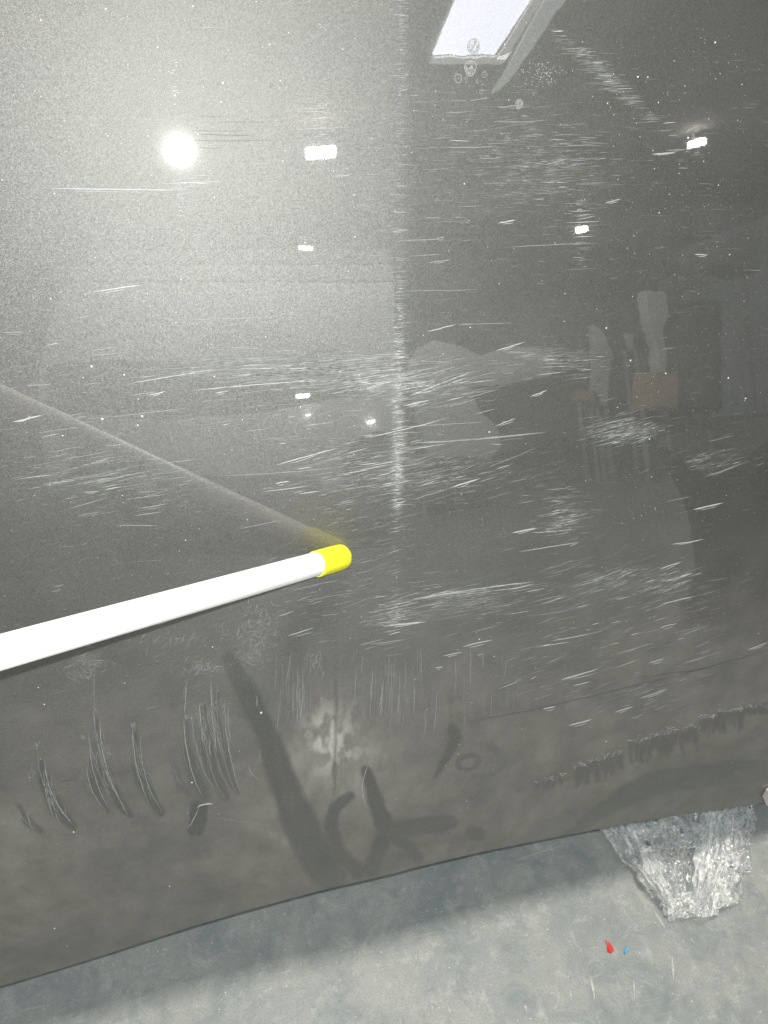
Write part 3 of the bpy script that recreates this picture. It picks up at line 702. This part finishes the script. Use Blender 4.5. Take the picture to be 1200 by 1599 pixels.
# ------------------------------------------------------------------ crumpled clear film on the floor
def film_material(whiteness):
    m, nt, b = mat('clear_plastic_film'); L = nt.links.new
    b.inputs['Base Color'].default_value = (.85, .87, .86, 1); b.inputs['Roughness'].default_value = .16; b.inputs['Specular IOR Level'].default_value = .9
    tr = N(nt, 'ShaderNodeBsdfTransparent'); tr.inputs[0].default_value = (.93, .94, .94, 1)
    at = N(nt, 'ShaderNodeAttribute', attribute_name='milk')
    lw = N(nt, 'ShaderNodeLayerWeight'); lw.inputs['Blend'].default_value = .35
    gl = N(nt, 'ShaderNodeBsdfGlossy'); gl.inputs['Roughness'].default_value = .14; gl.inputs['Color'].default_value = (.95, .96, .95, 1)
    fc = math_(nt, 'MULTIPLY_ADD', lw.outputs['Fresnel'], .9, True); fc.node.inputs[2].default_value = .05
    m1 = N(nt, 'ShaderNodeMixShader'); L(fc, m1.inputs[0]); L(tr.outputs[0], m1.inputs[1]); L(gl.outputs[0], m1.inputs[2])
    m2 = N(nt, 'ShaderNodeMixShader'); L(at.outputs['Fac'], m2.inputs[0]); L(m1.outputs[0], m2.inputs[1]); L(b.outputs[0], m2.inputs[2])
    L(m2.outputs[0], nt.nodes['Material Output'].inputs['Surface']); return m
M_FILM = film_material(.2)
def film():
    root_p = floorpt(np.array(1080.), np.array(1360.), 0.)
    root = empty('plastic_film', (float(root_p[0]), float(root_p[1]), 0)); tag(root, 'crumpled clear plastic film lying on the floor under the door edge', 'plastic film')
    # two gathered ropes and the clear pane between them; quads given by pixel corners (tl, tr, br, bl)
    def sheet(name, tl, tr, br, bl, nu, nv, amp, base, milk, fd, seed, droop=.0, th=.03):
        a, b = np.meshgrid(np.linspace(0, 1, nu), np.linspace(0, 1, nv))
        C4 = [np.array(c, float) for c in (tl, tr, br, bl)]
        P = (C4[0]*(1-a)[..., None]+C4[1]*a[..., None])*(1-b)[..., None]+(C4[3]*(1-a)[..., None]+C4[2]*a[..., None])*b[..., None]
        edge = np.minimum(np.minimum(a, 1-a)*6, 1)
        P[..., 0] += 11*(fbm(a*9+seed, b*9, 3, seed)-.5)*(1.5-edge); P[..., 1] += 12*(fbm(a*9, b*9+seed, 3, seed+5)-.5)*(1.5-edge)
        # folds run along b
        q = a*fd+3.2*fbm(a*3, b*4, 3, seed+2)
        ridge = 1-np.abs(2*(q-np.floor(q))-1)
        q2 = a*fd*2.2+4.2*fbm(a*5+4, b*7, 3, seed+3); ridge2 = 1-np.abs(2*(q2-np.floor(q2))-1)
        cr = fbm(a*24, b*30, 3, seed+9)
        z = base*np.sin(np.pi*np.clip(a*.9+.05, 0, 1))**.7+amp*(ridge-.3)+amp*.5*(ridge2-.4)+amp*1.3*(cr-.5)
        z = np.maximum(z, .0015)+.002
        W_ = floorpt(P[..., 0].ravel(), P[..., 1].ravel(), z.ravel())-np.array(root.location)
        i = np.arange(nv-1)[:, None]*nu+np.arange(nu-1)[None, :]
        Q = np.stack([i, i+1, i+1+nu, i+nu], -1).reshape(-1, 4)
        me = fastmesh(name, W_, Q)
        mk = np.clip(milk*(.3+1.5*sst(.35, .75, fbm(a*13+2*fbm(a*4, b*6, 2, seed), b*9+q*1.5, 4, seed+21))) + .0*ridge, 0, .9)
        at = me.attributes.new('milk', 'FLOAT', 'POINT'); at.data.foreach_set('value', mk.astype(np.float32).ravel())
        link(name, me, root, M_FILM)
    sheet('gathered_film', (905, 1262), (1000, 1245), (1062, 1425), (1020, 1398), 50, 120, .009, .020, .30, 3, 3)
    sheet('gathered_film', (985, 1250), (1062, 1240), (1074, 1405), (1042, 1400), 40, 90, .008, .016, .16, 3, 23)
    sheet('gathered_film', (1105, 1225), (1168, 1225), (1122, 1432), (1074, 1430), 50, 120, .010, .026, .34, 3, 41)
    sheet('gathered_film', (1120, 1240), (1184, 1235), (1172, 1360), (1098, 1420), 44, 90, .010, .018, .22, 3, 57)
    sheet('clear_film_fold', (1040, 1230), (1130, 1225), (1098, 1410), (1062, 1412), 50, 80, .004, .006, .02, 2, 71)
    sheet('side_lobe', (1095, 1322), (1168, 1342), (1158, 1412), (1088, 1426), 44, 44, .010, .020, .30, 3, 151)
    sheet('top_fold', (975, 1262), (1128, 1240), (1112, 1322), (1012, 1326), 70, 44, .009, .022, .18, 4, 131)
    sheet('film_fringe', (1024, 1396), (1112, 1392), (1082, 1434), (1048, 1436), 40, 20, .006, .012, .30, 4, 83)
    sheet('film_corner', (938, 1303), (990, 1290), (1030, 1350), (1004, 1340), 34, 34, .006, .006, .10, 3, 91)
film()

# ------------------------------------------------------------------ the workshop mirrored in the paint
ZC = 4.2
def at_plane_z(px, py, z):
    P, d = mirror(np.array(float(px)), np.array(float(py))); t = (z-P[2])/d[2]; return P+d*t
def at_plane_y(px, py, y):
    P, d = mirror(np.array(float(px)), np.array(float(py))); t = (y-P[1])/d[1]; return P+d*t

M_CEIL = simple('ceiling_panel', (.34, .33, .30), .8, 0, .15, .7)
M_WALL = simple('painted_wall', (.36, .36, .33), .8, 0, .12, 1.5)
sk = [at_plane_z(*p, ZC) for p in ((675, 84), (772, 84), (829, -8), (715, -8))]
sx0 = min(p[0] for p in sk); 
# skylight: bright sheet in a deep frame
def quadbox(name, P, z0, z1, m, parent):
    c = Vector(parent.location)
    V_ = [(p[0]-c[0], p[1]-c[1], z0-c[2]) for p in P]+[(p[0]-c[0], p[1]-c[1], z1-c[2]) for p in P]
    n = len(P); F_ = [tuple(range(n))[::-1], tuple(range(n, 2*n))]+[(i, (i+1) % n, n+(i+1) % n, n+i) for i in range(n)]
    bm = bmesh.new(); vs_ = [bm.verts.new(v) for v in V_]
    for f_ in F_: bm.faces.new([vs_[i] for i in f_])
    bmesh.ops.recalc_face_normals(bm, faces=bm.faces[:])
    return bmobj(name, bm, m, parent)
sky = empty('roof_window', tuple((sk[0]+sk[2])/2)); tag(sky, 'bright roof window mirrored at the top of the door paint', 'roof window')
sk2 = [at_plane_z(*p, ZC) for p in ((675, 80), (772, 80), (832, -14), (717, -14))]
quadbox('pane', sk2, ZC-.03, ZC-.01, emit('daylit_pane', (.86, .88, 1.0), 13), sky)
quadbox('frame', [at_plane_z(*p, ZC) for p in ((670, 91), (785, 91), (800, 72), (770, 81), (676, 81))], ZC-.05, ZC-.035, emit('window_frame_glow', (.9, .9, .88), 2.6), sky)  # the frame glows by itself, painting daylight onto it
quadbox('side_frame', [at_plane_z(*p, ZC) for p in ((775, 84), (790, 84), (850, -16), (834, -16))], ZC-.05, ZC-.035, bpy.data.materials['window_frame_glow'], sky)
quadbox('side_glazing', [at_plane_z(*p, ZC) for p in ((768, 140), (795, 118), (884, -12), (852, -12), (800, 84))], ZC-.05, ZC-.02, emit('side_glazing_translucent', (.85, .92, .95), 2.2), sky)

o = link('ceiling', pymesh('ceiling', [(-14, -14, ZC), (14, -14, ZC), (14, .9, ZC), (-14, .9, ZC)], [(0, 3, 2, 1)]), None, M_CEIL); o['kind'] = 'structure'
o = link('back_wall', pymesh('back_wall', [(-14, -13.9, 0), (14, -13.9, 0), (14, -13.9, ZC-.004), (-14, -13.9, ZC-.004)], [(0, 1, 2, 3)]), None, M_WALL); o['kind'] = 'structure'

# ceiling lamps: (pixel, plane, half sizes px)
M_LAMP = {}
housing = simple('lamp_housing', (.5, .5, .5), .4, 0, .05, 9)
def ceiling_lamp(px, py, wpx, hpx, y, strength, label, tint=(1, .97, .92)):
    P, d = mirror(np.array(float(px)), np.array(float(py)))
    t = (y-P[1])/d[1]; c = P+d*t
    D = DIST+t
    w = wpx/F*D*.5; h_ = hpx/F*D*.5
    root = empty('ceiling_lamp', tuple(c)); tag(root, label, 'lamp', 'workshop lamps mirrored in the paint')
    root.rotation_euler = Vector(-d).to_track_quat('Z', 'X').to_euler()
    root.rotation_euler = (Vector(-d).to_track_quat('Z', 'Y')).to_euler()
    key = (strength, tint)
    if key not in M_LAMP: M_LAMP[key] = emit('lamp_glow', tint, strength)
    bm = bmesh.new(); box(bm, -w, w, -h_, h_, -.02, .02, min(w, h_)*.35 if False else .008); bmobj('diffuser', bm, M_LAMP[key], root)
    bm = bmesh.new(); box(bm, -w*1.12, w*1.12, -h_*1.15, h_*1.15, -.06, -.0205, .008); bmobj('housing', bm, housing, root)
    bm = bmesh.new(); box(bm, -.008, .008, -.008, .008, 0, .10); hg = bmobj('hanger', bm, housing, root); hg.matrix_parent_inverse = Matrix.Identity(4); hg.rotation_euler = root.rotation_euler.to_matrix().inverted().to_euler(); hg.location = root.rotation_euler.to_matrix().inverted() @ Vector((0, -.05, .05))
ceiling_lamp(501, 238, 40, 13, -7.2, 110, 'largest rectangular lamp mirrored right of the flash glare')
ceiling_lamp(478, 387, 20, 6, -9.5, 90, 'small rectangular lamp mirrored below the largest lamp')
ceiling_lamp(1088, 223, 22, 8, -7.2, 110, 'rectangular lamp mirrored at upper right of the door')
ceiling_lamp(909, 358, 16, 7, -9.5, 110, 'warm lamp mirrored in the scratches at right', (1, .93, .8))

# a pale van parked across the workshop
def prism(name, out, y, depth, m, parent, bev=.02):
    """a solid with the given (x, z) outline, its front at y and its own depth; coordinates in the world"""
    c = parent.location; bm = bmesh.new()
    a = [bm.verts.new((p[0]-c.x, y-c.y, p[1]-c.z)) for p in out]; b = [bm.verts.new((p[0]-c.x, y-depth-c.y, p[1]-c.z)) for p in out]
    bm.faces.new(a); bm.faces.new(b[::-1])
    for i in range(len(out)): j = (i+1) % len(out); bm.faces.new((a[i], b[i], b[j], a[j]))
    bmesh.ops.recalc_face_normals(bm, faces=bm.faces[:])
    if bev: bmesh.ops.bevel(bm, geom=bm.edges[:], offset=bev, segments=2, affect='EDGES', clamp_overlap=True)
    return bmobj(name, bm, m, parent)
def outline(pts, y):
    o_ = []
    for p in pts:
        w_ = at_plane_y(p[0], p[1], y); o_.append((float(w_[0]), max(.0, float(w_[2]))))
    return o_
def van():
    y0 = -5.0
    body = simple('pale_van_paint', (.60, .61, .60), .5, 0, .04, 3)
    dark = simple('dark_van_glass', (.03, .035, .04), .2, 0, .1, 3)
    mid_ = simple('grey_van_trim', (.20, .21, .21), .5, 0, .1, 3)
    trim2 = simple('grey_window_band', (.47, .48, .47), .5, 0, .1, 3)
    roof1 = simple('roof_side_fade', (.40, .41, .40), .6, 0, .1, 2); roof2 = simple('roof_fade', (.20, .20, .20), .6, 0, .1, 2)  # roof tones step darker upward, painting a fade into the dim ceiling
    rub = simple('tyre_rubber', (.03, .03, .03), .8, 0, .1, 20)
    base = outline([(52, 600), (55, 572), (98, 440), (616, 440), (617, 600), (616, 770), (300, 775), (70, 770)], y0)
    cx = sum(p[0] for p in base)/len(base)
    root = empty('parked_van', (cx, y0-.8, 0)); tag(root, 'pale parked van mirrored faintly in the left half of the door', 'van')
    prism('body', base, y0, 1.7, body, root, .03)
    prism('window', outline([(75, 570), (160, 562), (330, 566), (560, 560), (600, 575), (590, 606), (420, 640), (240, 652), (80, 640)], y0), y0+.018, .03, dark, root, .004)
    prism('windscreen', outline([(300, 540), (345, 512), (400, 500), (450, 512), (530, 545), (470, 555), (330, 556)], y0), y0+.014, .03, trim2, root, .004)
    prism('roof_side', outline([(99, 438.5), (110, 412), (614, 412), (616, 438.5)], y0), y0-.02, 1.5, roof1, root, .01)
    prism('roof', outline([(111, 410.5), (128, 386), (612, 386), (614, 410.5)], y0), y0-.05, 1.4, roof2, root, .01)
    prism('bumper', outline([(250, 770), (250, 712), (330, 740), (500, 745), (500, 772)], y0), y0+.05, .06, mid_, root, .01)
    for (px, py, r_) in ((592, 733, .31), (165, 740, .24)):
        w_ = at_plane_y(px, py, y0)
        bm = bmesh.new(); T = Matrix.Translation((float(w_[0])-cx, .8+.06, float(w_[2]))) @ Matrix.Rotation(math.pi/2, 4, 'X')
        bmesh.ops.create_cone(bm, cap_ends=True, segments=32, radius1=r_, radius2=r_, depth=.2, matrix=T); wo = bmobj('wheel', bm, rub, root)
        bm = bmesh.new(); T = Matrix.Translation((float(w_[0])-cx, .8+.17, float(w_[2]))) @ Matrix.Rotation(math.pi/2, 4, 'X')
        bmesh.ops.create_cone(bm, cap_ends=True, segments=24, radius1=r_*.55, radius2=r_*.5, depth=.03, matrix=T); bmobj('rim', bm, mid_, wo)
    prism('number_plate', outline([(66, 752), (96, 752), (110, 771), (78, 771)], y0), y0+.03, .04, emit('bright_plate', (.9, .9, 1), 1.2) if False else body, root, .004)
    for (px, py, w_, h_) in ((472, 620, 10, 3.2), (578, 660, 5, 2), (480, 649, 4, 1.2)):
        o_ = outline([(px-w_, py-h_), (px+w_, py-h_*1.4), (px+w_, py+h_*.6), (px-w_, py+h_)], y0)
        prism('painted_glint', o_, y0+.10, .08, emit('glint_glow', (1, .98, .92), 26), root, .004)  # glowing chips painted in as glints off the van's headlights
van()
def shape(name, pts, y, depth, m, label, cat, panel=None):
    o_ = outline(pts, y); cx = sum(p[0] for p in o_)/len(o_)
    z0 = min(p[1] for p in o_)
    root = empty(name, (cx, y-depth/2, 0)); tag(root, label, cat)
    prism('body', o_, y, depth, m, root, .015)
    if z0 > .03:                                   # what carries it down to the floor
        xs = [p[0] for p in o_ if p[1] < z0+.2]; a, b = min(xs), max(xs)
        for x in ((a, b) if b-a > .1 else ((a+b)/2,)):
            bm = bmesh.new(); box(bm, x-cx-.015, x-cx+.015, -.015, .015, 0, z0+.02, .003); bmobj('leg', bm, housing, root)
    if panel: prism('front_panel', outline(panel, y), y+.012, .02, m, root, .003)
    return root
pale_m = simple('pale_made_up_surface', (.66, .67, .66), .8, 0, .08, 4)
white_m = simple('white_sheet_metal', (.80, .84, .82), .5, 0, .04, 4)
card_m = simple('cardboard', (.52, .38, .25), .9, 0, .08, 6)
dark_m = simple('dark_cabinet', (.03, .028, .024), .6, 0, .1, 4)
cream_m = simple('cream_cupboard', (.55, .54, .46), .6, 0, .06, 3)
shape('pale_made_up_shape', [(643, 592), (650, 556), (680, 530), (722, 541), (755, 556), (800, 540), (868, 545), (862, 590), (790, 603), (735, 606), (750, 640), (780, 668), (783, 700), (765, 722), (735, 715), (672, 720), (650, 660)], -4.6, .5, pale_m, 'pale made-up shape mirrored right of the crease', 'made-up shape')  # made-up solid for an unidentified pale, figure-like reflection
shape('coat_stand', [(1008, 452), (1043, 455), (1047, 490), (1038, 520), (1045, 560), (1040, 604), (1030, 604), (1027, 545), (1012, 500)], -4.6, .12, white_m, 'white coat like shape on a stand mirrored in the right half', 'coat stand')
shape('cardboard_box', [(1024, 580), (1062, 580), (1060, 640), (1022, 638)], -4.2, .3, card_m, 'brown cardboard box mirrored below the white coat stand', 'box')
shape('small_box', [(912, 607), (940, 612), (938, 627), (914, 626)], -5.2, .2, card_m, 'small brown box mirrored left of the coat stand', 'box')
shape('hanging_sheet', [(925, 505), (942, 515), (958, 548), (953, 600), (950, 636), (925, 622), (930, 560)], -5.2, .08, pale_m, 'slim pale sheet on a pole mirrored left of the coat stand', 'sheet')
shape('small_sign', [(975, 520), (990, 523), (995, 548), (984, 548)], -5.4, .04, pale_m, 'small pale board mirrored between sheet and coat stand', 'board')
shape('white_cupboard', [(1150, 365), (1190, 350), (1187, 425), (1135, 412), (1100, 420)], -6.6, .5, cream_m, 'pale cupboard mirrored near the right edge', 'cupboard')
shape('door_frame', [(1035, 436), (1110, 430), (1110, 470), (1092, 476), (1090, 450), (1036, 452)], -6.8, .1, cream_m, 'pale frame mirrored right of the coat stand', 'frame')
shape('work_stool', [(1138, 485), (1150, 480), (1155, 500), (1175, 478), (1186, 480), (1190, 512), (1180, 512), (1172, 492), (1162, 505), (1168, 535), (1158, 520), (1145, 500)], -5.6, .1, pale_m, 'pale crooked stool mirrored at the right edge', 'stool')
shape('tool_cabinet', [(1060, 470), (1128, 468), (1130, 640), (1062, 650)], -6.0, .5, dark_m, 'dark tool cabinet mirrored at right behind the brown box', 'cabinet')
shape('dark_locker', [(958, 450), (1004, 450), (1006, 640), (960, 640)], -6.2, .5, dark_m, 'dark locker mirrored left of the white coat stand', 'locker')
shape('dark_rack', [(785, 610), (905, 600), (905, 690), (795, 690)], -5.6, .5, dark_m, 'low dark rack mirrored right of the pale made-up shape', 'rack')
shape('dark_made_up_shape', [(1050, 698), (1085, 732), (1110, 741), (1140, 744), (1165, 722), (1200, 690), (1290, 640), (1330, 900), (1300, 1105), (1085, 1110), (1108, 1010), (1119, 900), (1108, 810), (1088, 760)], -.80, .10, dark_m, 'dark pointed made-up shape mirrored at the right edge of the door', 'dark made-up shape')  # made-up solid for an unidentified dark reflection

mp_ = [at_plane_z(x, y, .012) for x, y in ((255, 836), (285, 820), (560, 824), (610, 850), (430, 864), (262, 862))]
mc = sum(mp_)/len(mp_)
shadow_root = empty('painted_floor_shadow', (float(mc[0]), float(mc[1]), 0)); tag(shadow_root, 'dark sheet standing in for the van shadow, mirrored just above the white stick', 'mat')  # not a mat: a dark sheet in place of the van's shadow
quadbox('sheet', mp_, .002, .014, dark_m, shadow_root)  # dark sheet laid in place of the van's shadow on the floor
